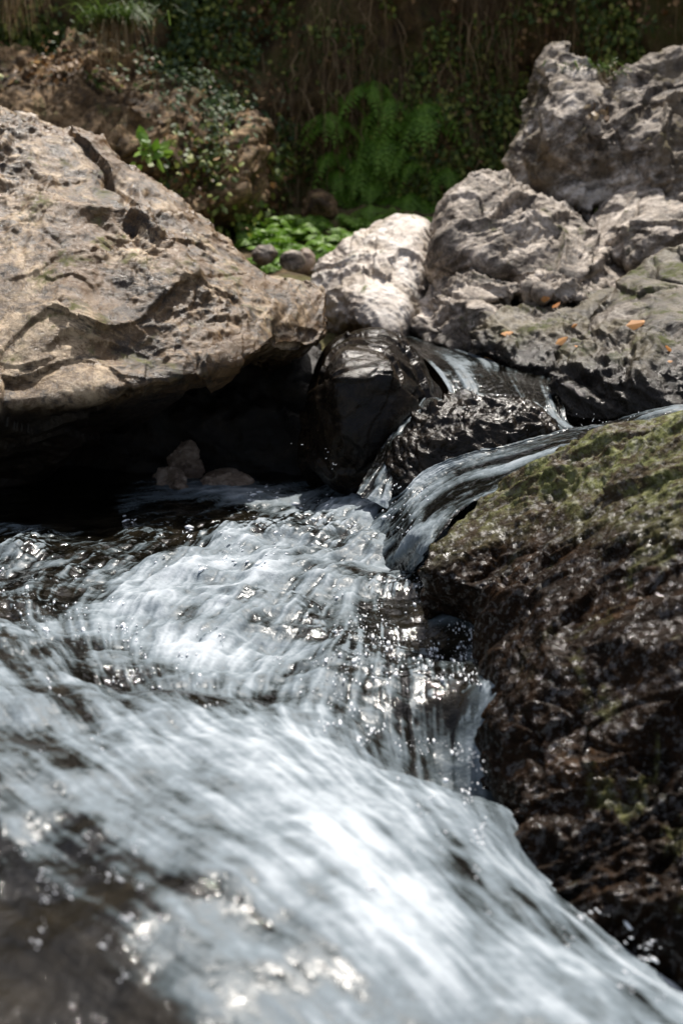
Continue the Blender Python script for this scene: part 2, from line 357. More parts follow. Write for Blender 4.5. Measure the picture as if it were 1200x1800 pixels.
rock('boulder', 'mottled boulder at the right edge, wet and black where the water runs under it', slab, [
    pts((1085, 515, 5.3), (1110, 480, 5.35), (1160, 450, 5.4), (1210, 435, 5.4), (1500, 380, 5.5), (1050, 570, 5.1), (990, 615, 4.95), (965, 650, 4.8),
        (975, 720, 4.65), (1000, 750, 4.6), (1060, 745, 4.5), (1200, 725, 4.4), (1500, 720, 4.4), (1200, 560, 4.75), (1080, 600, 4.8), (1100, 660, 4.5),
        (1200, 640, 4.45), (1500, 600, 4.5), (1000, 780, 5), (1500, 780, 5), (1100, 640, 6), (1500, 640, 6))],
    voxel=0.026, smooth_it=4, amp=0.036, freq=3.4, fine=.8, seed=13, cat='boulder', srot=0.5)

rock('boulder', 'mossy brown wet boulder filling the right foreground', mossy, [
    pts((1500, 600, 2.95), (1210, 714, 3.0), (1080, 763, 3.1), (1000, 795, 3.2), (900, 835, 3.3), (860, 855, 3.25),
        (900, 900, 3.08), (1100, 880, 2.82), (1250, 850, 2.7), (1500, 800, 2.6), (890, 1000, 2.92), (905, 1150, 2.72), (925, 1400, 2.42), (975, 1560, 2.28), (1060, 1650, 2.22), (1200, 1700, 2.18),
        (1500, 1700, 2.1), (1050, 1150, 2.58), (1250, 1150, 2.48), (1500, 1200, 2.4), (1080, 1400, 2.38), (1250, 1400, 2.32), (1000, 1900, 2.4), (1500, 1900, 2.3),
        (845, 1200, 2.84), (868, 1350, 2.60), (940, 1650, 2.3), (900, 1000, 3.8), (1500, 900, 3.8), (1100, 960, 3.8)),
    pts((920, 830, 3.32), (840, 862, 3.25), (790, 907, 3.17), (752, 957, 3.07), (728, 1003, 2.99), (800, 1035, 2.97), (900, 1060, 2.88), (980, 900, 3.0), (830, 950, 3.02),
        (760, 1120, 3.3), (900, 1150, 3.3), (900, 1000, 3.7))],
    voxel=0.02, smooth_it=4, sub=2, amp=0.030, freq=4.6, seed=14, cat='boulder', sharp=1.1, fine=1.7, srot=1.1, strata=(2.0, 1.6, 0.8))

rock('rock', 'pale brown rock washed with foam at the mouth of the dark hollow', sandr, [
    pts((265, 835, 4.85), (290, 815, 4.85), (320, 820, 4.8), (340, 850, 4.7), (345, 880, 4.7), (270, 880, 4.7), (300, 850, 4.65), (300, 850, 5.1)),
    pts((290, 800, 4.95), (320, 768, 5.0), (345, 775, 5.0), (360, 830, 4.9), (320, 850, 4.85), (360, 870, 4.9), (310, 860, 5.2))],
    voxel=0.012, smooth_it=4, sub=1, amp=0.012, freq=9, seed=15)
rock('rock', 'small pale brown rock just right of the one at the hollow mouth', sandr, [
    pts((350, 850, 4.8), (375, 825, 4.85), (415, 825, 4.85), (445, 845, 4.8), (450, 880, 4.75), (350, 880, 4.75), (400, 850, 4.7), (400, 850, 5.1))],
    voxel=0.012, smooth_it=5, sub=1, amp=0.01, freq=9, seed=16)
rock('cave_wall', 'shade-black rock closing the hollow under the huge boulder', cavem, [
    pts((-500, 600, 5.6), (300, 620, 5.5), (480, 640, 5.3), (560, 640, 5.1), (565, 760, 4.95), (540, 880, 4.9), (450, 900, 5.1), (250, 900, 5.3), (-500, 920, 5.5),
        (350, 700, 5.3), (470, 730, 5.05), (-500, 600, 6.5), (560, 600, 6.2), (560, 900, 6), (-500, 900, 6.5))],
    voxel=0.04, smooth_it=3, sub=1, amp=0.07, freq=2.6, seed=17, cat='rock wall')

BG = 'rounded stones lying below the ferns'
sm = [('pale oblong stone peeping over the huge boulder', grey, (440, 490, 428, 470, 6.6)),
      ('light grey round stone in the middle of the three beneath the ferns', grey, (486, 540, 437, 482, 6.6)),
      ('darker grey egg shaped stone nearest to the pale boulder', sandr, (513, 557, 434, 486, 6.9)),
      ('tiny grey stone wedged between the egg shaped stone and the pale boulder', sandr, (541, 572, 462, 492, 6.7))]
for i, (lab, mt, (x0, x1, y0, y1, d)) in enumerate(sm):
    cx, cy = (x0 + x1) / 2, (y0 + y1) / 2; rx, ry = (x1 - x0) / 2, (y1 - y0) / 2; rd = rx / F * d * 0.9
    q = []
    for k in range(40):
        a = random.uniform(0, 6.28); b = math.acos(random.uniform(-1, 1))
        q.append((cx + rx * math.sin(b) * math.cos(a), cy + ry * math.cos(b), d + rd * math.sin(b) * math.sin(a)))
    rock('stone', lab, mt, [pts(*q)], voxel=0.012, smooth_it=4, sub=1, amp=0.005, freq=9, seed=20 + i, cat='stone', group=BG)
rock('rock', 'reddish brown rock half buried among the ferns', brownr, [
    pts((525, 360, 8.1), (535, 335, 8.15), (560, 325, 8.2), (590, 335, 8.2), (600, 360, 8.1), (595, 390, 8.0), (530, 390, 8.0), (560, 350, 7.9), (560, 360, 8.6), (590, 380, 8.5))],
    voxel=0.02, smooth_it=4, sub=1, amp=0.015, freq=6, seed=30)
rock('rock_outcrop', 'brown earthy outcrop behind the huge boulder, overgrown with ivy', brownr, [
    pts((-600, 40, 7.9), (40, 90, 7.9), (180, 90, 8.0), (280, 130, 8.0), (360, 170, 8.1), (-600, 300, 7.2), (60, 230, 7.3), (200, 250, 7.3), (330, 290, 7.4),
        (200, 420, 7.4), (-600, 500, 7.2), (330, 400, 7.5), (350, 250, 7.6), (0, 200, 9), (350, 250, 9), (-600, 200, 9), (300, 450, 8.5)),
    pts((380, 200, 8.0), (450, 210, 8.0), (480, 235, 8.0), (490, 280, 7.95), (488, 330, 7.9), (470, 380, 7.8), (440, 400, 7.75), (330, 400, 7.6), (350, 240, 7.7),
        (430, 260, 7.6), (430, 340, 7.5), (300, 180, 8.1), (420, 300, 9), (480, 340, 8.8))],
    voxel=0.04, smooth_it=3, sub=2, amp=0.075, freq=2.6, seed=31, cat='outcrop', steps=0.3, srot=-0.7, strata=(1, 1, 2.4))

# ---------------------------------------------------------------- terrain: the gorge, its unseen side walls added to cut sky light
def base_radius(th):
    c, s = np.cos(th), np.sin(th)
    rx = 3.3; ry = np.where(s > 0, 4.9, 11.0)
    n = 3.2
    return (np.abs(c / rx) ** n + np.abs(s / ry) ** n) ** (-1 / n)
nu, nv = 900, 420
th = np.linspace(0, 2 * np.pi, nu); vv = np.linspace(0, 1, nv)
TH, V = np.meshgrid(th, vv, indexing='ij')
r0 = base_radius(TH)
wall = np.clip((np.sin(TH) + 0.35) / 0.5, 0, 1)
a = np.clip(V / 0.42, 0, 1); b = np.clip((V - 0.42) / 0.45, 0, 1); c_ = np.clip((V - 0.87) / 0.13, 0, 1)
rr = a * r0 + b * (0.9 + 0.9 * b) * 1.0 + c_ ** 2 * 40
X = np.cos(TH) * rr; Y = 4.0 + np.sin(TH) * rr
bedz = np.interp(Y, [-8, 0, 2.2, 3.2, 4.8, 5.6, 6.4, 7.4, 8.0, 9.5], [-1.4, -0.9, -0.75, -0.35, -0.25, 0.1, 0.5, 0.64, 0.76, 1.0])
hgt = 5.0 * np.clip((np.sin(TH) - 0.1) / 0.75, 0.45, 1)
Z = bedz + wall * (b * hgt + c_ * 4) + (1 - wall) * (b * 0.3 + c_ * 2)
pp = np.stack([X, Y, Z], -1).reshape(-1, 3)
bb = (b * wall).ravel(); aa = a.ravel(); cc = c_.ravel()
lump = fbm(pp * np.array([1.1, 1.1, 0.8]), 5, 0.55); rid = ridged(pp * np.array([1.6, 1.6, 0.7]), 4)
inward = np.stack([-np.cos(TH), -np.sin(TH), np.zeros_like(TH)], -1).reshape(-1, 3)
amt = np.clip(bb * 6, 0, 1) * (1 - cc)
pp = pp + inward * (amt * (0.22 * lump + 0.10 * rid))[:, None]
pp[:, 2] += 0.05 * fbm(pp * 4, 4) * (0.3 + aa)
soil = N('gorge_soil'); p0 = soil.pos(); g = soil.n('ShaderNodeNewGeometry')
n1 = soil.noise(soil.pos((1, 1, 0.75)), 5, 10, 0.78, 0.8); n2 = soil.noise(p0, 40, 6, 0.7)
col = soil.ramp(n1, [(0.35, (0.035, 0.02, 0.008)), (0.5, (0.14, 0.09, 0.036)), (0.66, (0.34, 0.235, 0.11))])
col = soil.mix(soil.rng(soil.noise(p0, 3, 5), 0.45, 0.6, 0, 0.6), col, (0.12, 0.13, 0.025))
soil.out(col, 0.9, soil.bump(n2, 0.8, 0.03, soil.bump(n1, 0.8, 0.06)))
ter = link('terrain', mesh_from('terrain', pp, grid_faces(nu, nv)[:, ::-1]), soil.m); tag(ter, kind='structure')

from mathutils.bvhtree import BVHTree
# ---------------------------------------------------------------- water
def tps(pts2, vals, q, lam=1e-3):
    n = len(pts2); vals = np.asarray(vals, float).reshape(n, -1)
    def U(r2): return 0.5 * r2 * np.log(r2 + 1e-9)
    K = U(((pts2[:, None] - pts2[None]) ** 2).sum(-1)) + lam * np.eye(n)
    A = np.zeros((n + 3, n + 3)); A[:n, :n] = K; A[:n, n] = 1; A[:n, n + 1:] = pts2; A[n, :n] = 1; A[n + 1:, :n] = pts2.T
    B = np.zeros((n + 3, vals.shape[1])); B[:n] = vals
    w_ = np.linalg.solve(A, B)
    out = w_[n] + q @ w_[n + 1:]
    for i in range(n):
        out = out + U(((q - pts2[i]) ** 2).sum(-1))[:, None] * w_[i]
    return out
# px, py, level, foam, turbulence, flow direction on the photo
WC = [(-350, 870, 0.00, 0.0, 0.15, -1, 0.1), (-350, 950, 0, .2, .5, -1, .3), (-350, 1150, 0, .4, .8, .3, 1), (-350, 1400, .1, .6, .7, 1, .6), (-350, 1850, .02, .1, .6, 1, .5),
      (0, 850, 0.00, 0.0, 0.12, -1, 0.05), (200, 855, 0, 0.02, 0.15, -1, 0.05), (300, 862, 0.005, 0.5, 0.5, -1, 0.1), (400, 862, 0.01, 0.85, 0.6, -1, 0.1), (460, 868, 0.005, .5, .6, -1, .1), (380, 845, 0, .3, .3, -1, .1), (520, 850, 0, 0.1, 0.5, -1, .1), (600, 850, 0.01, .45, .7, -1, .3),
      (0, 905, 0.0, 0.0, 0.25, -1, 0.1), (200, 900, 0.0, 0.10, 0.35, -1, 0.1), (370, 900, 0.0, 0.16, 0.5, -1, 0.2), (480, 890, 0.0, 0.3, 0.7, -1, 0.25),  # foam raised in the dark pool to stand in for lit ripples
      (0, 950, 0.015, 0.42, 0.8, -1, 0.4), (150, 960, 0.01, 0.25, 0.7, -1, 0.3), (280, 950, 0.0, 0.22, 0.7, -.8, 0.5), (370, 930, 0.03, 0.45, 0.9, -.8, .5),
      (620, 900, 0.04, 0.75, 0.9, -.9, 0.5), (690, 890, 0.04, 0.85, .8, -.8, .5), (560, 940, 0.02, .8, 1, -1, .4), (700, 960, 0.02, .8, .9, -1, .4), (715, 1005, 0.0, .65, .8, -1, .3),
      (450, 980, .03, .8, .9, -1, .4), (300, 1010, .03, .85, .8, -.9, .5), (150, 1030, .01, .55, .7, -.6, .5), (0, 1050, .02, .6, .7, 0.3, .9),
      (620, 1020, .01, .58, .9, -.8, .6), (450, 1080, .02, .65, .9, -1, .7), (300, 1120, .01, .7, .8, -.8, .8), (150, 1120, .01, .7, .8, .3, 1),
      (550, 1120, 0, .55, .9, -.9, .8), (400, 1180, .01, .6, .8, -.5, .9), (250, 1200, .02, .4, .9, .6, .8), (480, 1230, .02, .55, .8, .2, 1),
      (700, 1050, -.01, .06, .8, 0.1, 1), (810, 1050, .04, .02, .6, .1, 1), (650, 1130, -.01, .35, .9, .1, 1), (760, 1150, -.03, .10, .9, .15, 1), (900, 1150, .035, .04, .7, .1, 1),
      (600, 1230, .0, .45, .9, -.2, 1), (730, 1270, -.06, .42, .9, .25, 1), (905, 1280, -.045, .1, .9, .1, 1), (780, 1380, -.15, .35, .9, .3, 1), (900, 1420, -.14, .15, .8, .3, 1),  # second point's foam stands in for a bluish sky reflection
      (900, 1500, -.27, .4, .7, .4, 1), (1000, 1570, -.33, .35, .8, .6, .8), (1100, 1640, -.37, .55, .9, .8, .6), (1180, 1680, -.38, .6, .9, .8, .5), (1450, 1750, -.4, .5, .9, 1, .3),
      (0, 1130, .07, .4, .8, .6, .8), (0, 1250, .09, .6, .7, .8, .7), (150, 1220, .07, .6, .8, .7, .7), (320, 1290, .075, .75, .6, .8, .6), (450, 1310, .065, .8, .6, .8, .55), (560, 1340, .05, .75, .6, .8, .6),
      (640, 1410, .04, .65, .5, .8, .6), (740, 1480, .025, .7, .5, .8, .6), (840, 1570, .0, .6, .5, .8, .6), (950, 1660, -.02, .6, .5, .8, .55), (1080, 1750, -.04, .55, .5, .8, .5), (1250, 1860, -.07, .5, .5, .8, .5),
      (100, 1380, .09, .78, .4, .8, .5), (300, 1420, .08, .85, .4, .8, .5), (500, 1420, .07, .78, .4, .8, .5), (650, 1500, .05, .68, .4, .8, .5), (200, 1500, .08, .6, .5, .8, .5), (400, 1560, .07, .62, .5, .8, .5),
      (0, 1480, .08, .35, .7, .8, .5), (100, 1560, .06, .15, .7, .8, .5), (0, 1620, .05, .0, .35, .8, .5), (150, 1680, .05, .06, .4, .8, .5), (300, 1650, .06, .28, .6, .8, .5), (600, 1650, .05, .5, .5, .8, .5),
      (800, 1700, .02, .6, .4, .8, .5), (0, 1790, .03, .0, .3, .8, .5), (250, 1790, .03, .05, .35, .8, .5), (500, 1790, .03, .32, .5, .8, .5), (800, 1820, .0, .45, .5, .8, .5), (1100, 1900, -.05, .4, .5, .8, .5),
      (300, 2100, .0, .2, .6, .8, .5), (900, 2100, -.03, .4, .5, .8, .5), (-350, 2100, 0, .1, .6, .8, .5)]
wp = np.array([W(q[0], q[1], q[2]) for q in WC])
wf = np.array([W(q[0] + 8 * q[5], q[1] + 8 * q[6], q[2]) for q in WC]) - wp
wf /= np.linalg.norm(wf[:, :2], axis=1)[:, None]
def scr(x, y): return np.stack([x / y * 3.2, np.log(y) * 2.2], -1)
ny, nx = 1050, 820
yy = np.exp(np.linspace(math.log(1.12), math.log(5.6), ny)); tt = np.linspace(-0.42, 0.42, nx)
YY, TT = np.meshgrid(yy, tt, indexing='ij'); XX = YY * TT
Q = scr(XX.ravel(), YY.ravel())
vals = np.concatenate([wp[:, 2:3], np.array([[q[3], q[4]] for q in WC]), wf[:, :2]], 1)
# interpolate on a coarse grid, then refine
cy, cx_ = 160, 130
yc = np.exp(np.linspace(math.log(1.12), math.log(5.6), cy)); tc = np.linspace(-0.42, 0.42, cx_)
YC, TC = np.meshgrid(yc, tc, indexing='ij')
co = tps(scr(wp[:, 0], wp[:, 1]), vals, scr((YC * TC).ravel(), YC.ravel())).reshape(cy, cx_, -1)
def bil(arr, fy, fx, wrap=False):
    h, w_ = arr.shape[:2]
    if wrap: fy = fy % h; fx = fx % w_
    else: fy = np.clip(fy, 0, h - 1.001); fx = np.clip(fx, 0, w_ - 1.001)
    y0 = fy.astype(np.int64); x0 = fx.astype(np.int64); dy = fy - y0; dx = fx - x0
    y1 = (y0 + 1) % h; x1 = (x0 + 1) % w_; y0 %= h; x0 %= w_
    if arr.ndim == 3: dy = dy[..., None]; dx = dx[..., None]
    return (arr[y0, x0] * (1 - dx) + arr[y0, x1] * dx) * (1 - dy) + (arr[y1, x0] * (1 - dx) + arr[y1, x1] * dx) * dy
FY, FX = np.meshgrid(np.linspace(0, cy - 1.01, ny), np.linspace(0, cx_ - 1.01, nx), indexing='ij')
fl = bil(co, FY, FX)
z0, foam0, turb, fvx, fvy = [fl[..., i] for i in range(5)]
foam0 = np.clip(foam0, 0, 1); turb = np.clip(turb, 0, 1.2)
T1 = RNG.rand(512, 512).astype(np.float32) * 2 - 1
def lic(scale, length, steps, seed):
    """noise of the given cell size smeared along the flow"""
    acc = np.zeros_like(XX); wsum = 0
    for sgn in (1, -1):
        px, py = XX.copy(), YY.copy(); n = steps // 2
        for k in range(n):
            ly = (np.log(py) - math.log(1.12)) / math.log(5.6 / 1.12) * (cy - 1); lx = (px / py + 0.42) / 0.84 * (cx_ - 1)
            vx = bil(co[..., 3:5], ly, lx)
            nrm = np.sqrt((vx ** 2).sum(-1)) + 1e-6
            px = px + sgn * vx[..., 0] / nrm * length / steps; py = np.clip(py + sgn * vx[..., 1] / nrm * length / steps, 1.0, 6)
            w1 = 1 - k / n * 0.8
            acc += w1 * bil(T1, py / scale + seed, px / scale + seed * 1.7, True); wsum += w1
    return acc / wsum * math.sqrt(wsum) * 0.75
s_f = lic(0.005, 0.075, 16, 3); s_m = lic(0.013, 0.16, 18, 47); s_l = lic(0.05, 0.4, 18, 91)
pw = np.stack([XX, YY, np.zeros_like(XX)], -1).reshape(-1, 3)
t_l = fbm(pw * 7, 3).reshape(XX.shape); t_m = ridged(pw * 17 + 5, 4, 0.55).reshape(XX.shape); t_f = ridged(pw * 42 + 2 + 0.5 * np.stack([s_m.ravel(), s_l.ravel(), 0 * s_m.ravel()], 1), 4, 0.6).reshape(XX.shape)
near = np.clip((YY - 1.2) / 2.5, 0.35, 1)
zz = z0 + turb * (0.026 * t_l * (0.5 + 0.5 * near) + near * (0.35 + 0.65 * np.clip(foam0 * 1.8, 0, 1)) * (0.012 * s_l + 0.006 * s_m) + near * (0.0016 * t_m + 0.0020 * s_f + 0.0010 * t_f))
strk = (0.34 * s_l + 0.40 * s_m + (0.16 + 0.28 * near) * s_f) * (0.8 + 0.2 * near)
pat = fbm(pw * np.array([2.6, 2.2, 1]) + 50, 4, 0.6).reshape(XX.shape)
mid_ = np.clip(foam0 * (1.25 - foam0) * 2.4, 0, 1)
fo = foam0 * 0.80 - 0.15 + 0.55 * mid_ * pat + (0.26 + 0.5 * mid_) * (strk * (0.80 + 0.3 * (1 - near)) + 0.14 * (t_m - .5) + 0.08 * t_f) * np.clip(foam0 * 6 + 0.15, 0, 1)
glint_speck = np.clip((s_f * 0.9 + 0.5 * t_f - 0.75 + 0.25 * s_m + 0.5 * t_l) * 2.4, 0, 1) * np.clip(turb * 1.6 - 0.55, 0, 1) * np.clip(near * 1.5 - .3, .25, 1)  # white dashes painted into the foam value as sun sparkle
fo = np.clip(np.maximum(fo, glint_speck * 0.75), 0, 1)
# froth where the water rubs along the rocks
cyy, cxx = 330, 260
CY = np.exp(np.linspace(math.log(1.12), math.log(5.6), cyy)); CT = np.linspace(-0.42, 0.42, cxx); CY, CT = np.meshgrid(CY, CT, indexing='ij')
zc = bil(zz[..., None], (np.log(CY) - math.log(1.12)) / math.log(5.0) * (ny - 1), (CT + .42) / .84 * (nx - 1))[..., 0]
dist = np.full(CY.shape, 1.0)
from mathutils.bvhtree import BVHTree
bv = {o.name: BVHTree.FromPolygons([v.co[:] for v in o.data.vertices], [p.vertices[:] for p in o.data.polygons])
      for o in C.objects if o.type == 'MESH' and (o.name.startswith(('boulder', 'rock')) or o.name == 'terrain')}
for o in C.objects:
    if o.name in bv and ('wet' in o.get('label', '') or 'foam' in o.get('label', '') or 'hollow' in o.get('label', '')):
        t_ = bv[o.name]
        for ii in range(cyy):
            for jj in range(cxx):
                h_ = t_.find_nearest((CY[ii, jj] * CT[ii, jj], CY[ii, jj], zc[ii, jj]), 0.07)
                if h_[0] is not None: dist[ii, jj] = min(dist[ii, jj], h_[3])
FY2, FX2 = np.meshgrid(np.linspace(0, cyy - 1.01, ny), np.linspace(0, cxx - 1.01, nx), indexing='ij')
dst = bil(dist[..., None], FY2, FX2)[..., 0]
fo = np.clip(fo + 0.75 * np.exp(-(dst / 0.022) ** 2) * np.clip(0.35 + 0.6 * t_l + 0.5 * s_m, 0, 1) * np.clip(turb + .1, 0, 1), 0, 1)

wm = N('stream_water')
at = wm.n('ShaderNodeAttribute', attribute_name='foam'); fA = at.outputs['Fac']
wpos = wm.pos()
nb = wm.noise(wpos, 9, 5, 0.6); nf = wm.noise(wpos, 90, 4, 0.6)
stk = wm.n('ShaderNodeAttribute', attribute_name='streak').outputs['Fac']
body = wm.mix(wm.rng(wm.math('ADD', nb, wm.math('MULTIPLY', stk, 0.35)), 0.3, 0.85), (0.002, 0.0018, 0.0012), (0.020, 0.016, 0.010))
white_c = wm.mix(nf, (0.40, 0.45, 0.50), (0.62, 0.67, 0.72))
fmask = wm.rng(fA, 0.02, 1.0)
mp = wm.ramp(wm.math('ADD', fA, wm.math('MULTIPLY', wm.math('SUBTRACT', nf, 0.5), 0.25)), [(0.0, (0.02, 0.020, 0.017)), (0.16, (0.055, 0.068, 0.072)), (0.5, (0.15, 0.185, 0.21)), (1.0, (0.44, 0.485, 0.525))])
colw = wm.mix(wm.rng(fA, 0.0, 0.18), body, mp)
wm.out(colw, wm.math('ADD', wm.math('MULTIPLY', wm.rng(fA, 0.05, 0.5), 0.6), 0.06), wm.bump(nf, 0.35, 0.003, wm.bump(wm.noise(wpos, 60, 3, 0.6), 0.4, 0.006)))
wm.b.inputs['IOR'].default_value = 1.33
me = mesh_from('water', np.stack([XX, YY, zz], -1).reshape(-1, 3), grid_faces(ny, nx)[:, ::-1])
attr(me, 'foam', fo.ravel()); attr(me, 'streak', strk.ravel())
water = link('water', me, wm.m); tag(water, kind='structure')

def ribbon(name, sections, nu=260, nv=160, foam=(0.5, 0.5), amp=0.006, su=3.0, sv=26.0, mat=None, seed=0, thick=0.0):
    """a sheet of running water lofted through cross-sections of (px,py,d) points"""
    K = np.array([[P(*q) if q[2] > 1 else W(*q) for q in s] for s in sections])      # ns x m x 3
    ns, m = K.shape[:2]
    def cr(A, n):
        t = np.linspace(0, len(A) - 1, n); i = np.clip(t.astype(int), 0, len(A) - 2); f = (t - i)
        f = f.reshape(-1, *([1] * (A.ndim - 1)))
        p0_ = A[np.clip(i - 1, 0, len(A) - 1)]; p1_ = A[i]; p2_ = A[i + 1]; p3_ = A[np.clip(i + 2, 0, len(A) - 1)]
        return 0.5 * (2 * p1_ + (p2_ - p0_) * f + (2 * p0_ - 5 * p1_ + 4 * p2_ - p3_) * f ** 2 + (3 * p1_ - p0_ - 3 * p2_ + p3_) * f ** 3)
    G = cr(K, nu); G = cr(G.transpose(1, 0, 2), nv).transpose(1, 0, 2)
    du = np.gradient(G, axis=0); dvv = np.gradient(G, axis=1); nrm = np.cross(du, dvv); nrm /= np.linalg.norm(nrm, axis=-1, keepdims=True) + 1e-9
    nrm *= np.where(nrm[..., 2:3] < 0, -1, 1)
    U_, V_ = np.meshgrid(np.linspace(0, 1, nu), np.linspace(0, 1, nv), indexing='ij')
    q = np.stack([U_ * su + seed, V_ * sv + 1.6 * np.sin(U_ * 4 + V_ * 2.5 + seed), np.full_like(U_, seed)], -1).reshape(-1, 3)
    s = fbm(q, 4, 0.6).reshape(U_.shape); s2 = fbm(q * np.array([1.5, .35, 1]) + 9, 3).reshape(U_.shape)
    tf = fbm(G.reshape(-1, 3) * 50, 3).reshape(U_.shape)
    G = G + nrm * (amp * (s * 0.6 + s2 * (0.6 + 0.5 * np.sin(U_ * 7 + V_ * 3))) + amp * 0.35 * tf)[..., None]
    fo_ = np.clip(foam[0] + (foam[1] - foam[0]) * U_ + 0.24 * s + 0.26 * s2 + 0.12 * tf, 0, 1)
    me = mesh_from(name, G.reshape(-1, 3), grid_faces(nu, nv)); attr(me, 'foam', fo_.ravel()); attr(me, 'streak', (s * 1.5 + s2).ravel())
    o = link(name, me, mat or wm.m); tag(o, kind='structure')
    return o
ribbon('water', [[(1500, 690, 3.85), (1500, 720, 3.6), (1500, 760, 3.35)], [(1200, 712, 3.85), (1200, 728, 3.65), (1200, 760, 3.4)],
                 [(1080, 738, 3.95), (1080, 755, 3.75), (1080, 790, 3.5)], [(1000, 752, 4.0), (985, 772, 3.85), (965, 815, 3.5)],
                 [(900, 780, 4.0), (890, 800, 3.88), (880, 860, 3.5)], [(810, 800, 3.98), (800, 828, 3.9), (815, 890, 3.5)],
                 [(745, 830, 3.98), (745, 865, 3.85), (775, 930, 3.40)], [(705, 868, 3.95), (712, 905, 3.75), (752, 965, 3.32)],
                 [(655, 900, .05), (675, 948, .04), (728, 1000, .03)], [(610, 935, -.01), (630, 985, -.02), (715, 1022, -.03)], [(570, 970, -.06), (590, 1010, -.07), (700, 1045, -.08)]],
       foam=(0.16, 0.34), amp=0.006, su=5, sv=13, nu=420, seed=3)
ribbon('water', [[(690, 585, 5.9), (760, 602, 5.8), (840, 622, 5.7)], [(725, 612, 5.4), (840, 630, 5.35), (955, 656, 5.2)], [(755, 640, 5.0), (865, 655, 4.97), (975, 682, 4.87)],
                 [(785, 680, 4.8), (900, 690, 4.75), (990, 715, 4.65)], [(805, 730, 4.65), (930, 725, 4.6), (1000, 745, 4.55)], [(840, 790, 4.5), (960, 760, 4.45), (1040, 770, 4.3)]],
       foam=(0.03, 0.14), amp=0.004, su=2.0, sv=15, nu=260, nv=220, seed=9)
ribbon('water', [[(745, 700, 4.6), (770, 700, 4.6), (790, 715, 4.6)], [(715, 735, 4.42), (745, 735, 4.38), (770, 750, 4.3)], [(675, 780, 4.3), (700, 790, 4.22), (720, 800, 4.15)],
                 [(645, 830, 4.2), (668, 840, 4.12), (690, 850, 4.06)], [(625, 865, 4.12), (650, 880, 4.05), (690, 900, 3.97)]],
       foam=(0.05, 0.3), amp=0.005, su=2.2, sv=9, nu=160, nv=90, seed=14)

# countless thrown drops, and white flecks standing in for sun glints on water
def blobs(name, centres, sizes, stretch, mat):
    ico = [(0, 0, 1), (0.894, 0, 0.447), (0.276, 0.851, 0.447), (-0.724, 0.526, 0.447), (-0.724, -0.526, 0.447), (0.276, -0.851, 0.447),
           (0.724, 0.526, -0.447), (-0.276, 0.851, -0.447), (-0.894, 0, -0.447), (-0.276, -0.851, -0.447), (0.724, -0.526, -0.447), (0, 0, -1)]
    fc = [(0, 1, 2), (0, 2, 3), (0, 3, 4), (0, 4, 5), (0, 5, 1), (1, 6, 2), (2, 7, 3), (3, 8, 4), (4, 9, 5), (5, 10, 1), (6, 7, 2), (7, 8, 3), (8, 9, 4), (9, 10, 5), (10, 6, 1),
          (6, 11, 7), (7, 11, 8), (8, 11, 9), (9, 11, 10), (10, 11, 6)]
    I = np.array(ico); Fc = np.array(fc); n = len(centres)
    V_ = I[None] * sizes[:, None, None]
    along = (V_ * stretch[:, None, :]).sum(-1, keepdims=True)
    V_ = V_ + along * stretch[:, None, :] * 3.4
    V_ = V_ + centres[:, None]
    Fa = (Fc[None] + (np.arange(n) * 12)[:, None, None]).reshape(-1, 3)
    me = mesh_from(name, V_.reshape(-1, 3), Fa); attr(me, 'foam', np.ones(n * 12))
    return tag(link(name, me, mat), kind='stuff')
dm = N('drops_and_glints'); dm.out((0.9, 0.92, 0.95), 0.15); dm.b.inputs['Coat Weight'].default_value = 0.5
# (px, py, spread x, spread y, count)
glint_zones = [(760, 1120, 90, 70, 800), (830, 1180, 30, 90, 220), (700, 1200, 80, 40, 400), (780, 1330, 50, 90, 400), (650, 1130, 70, 60, 350), (850, 1400, 20, 90, 120),
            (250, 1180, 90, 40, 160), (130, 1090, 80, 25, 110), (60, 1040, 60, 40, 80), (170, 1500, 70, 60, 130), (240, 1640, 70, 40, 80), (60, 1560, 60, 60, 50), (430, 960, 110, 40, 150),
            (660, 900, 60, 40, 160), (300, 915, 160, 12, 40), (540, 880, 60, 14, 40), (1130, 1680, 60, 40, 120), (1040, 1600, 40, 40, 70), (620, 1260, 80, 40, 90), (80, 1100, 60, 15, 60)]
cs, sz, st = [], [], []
for zx, zy, sx_, sy_, n_ in glint_zones:  # flecks laid along the flow in place of sun sparkle
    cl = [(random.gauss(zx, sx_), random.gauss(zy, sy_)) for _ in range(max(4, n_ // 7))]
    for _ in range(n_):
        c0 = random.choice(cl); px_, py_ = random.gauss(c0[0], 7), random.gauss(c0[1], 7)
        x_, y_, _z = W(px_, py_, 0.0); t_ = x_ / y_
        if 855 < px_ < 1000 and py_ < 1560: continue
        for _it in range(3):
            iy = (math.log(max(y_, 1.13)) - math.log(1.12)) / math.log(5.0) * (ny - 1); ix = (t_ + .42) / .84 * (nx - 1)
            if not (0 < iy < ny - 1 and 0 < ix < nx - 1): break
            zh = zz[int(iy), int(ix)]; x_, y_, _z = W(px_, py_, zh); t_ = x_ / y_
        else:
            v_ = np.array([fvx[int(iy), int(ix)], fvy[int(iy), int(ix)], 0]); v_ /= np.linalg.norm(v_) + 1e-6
            cs.append((x_, y_, zh + 0.001)); sz.append(random.expovariate(1.0) * 0.0007 * y_ / 2.5 + 0.0002 * y_ / 2.5); st.append(v_ * 0.8 + np.array([0, 0, random.uniform(-.3, .3)]))
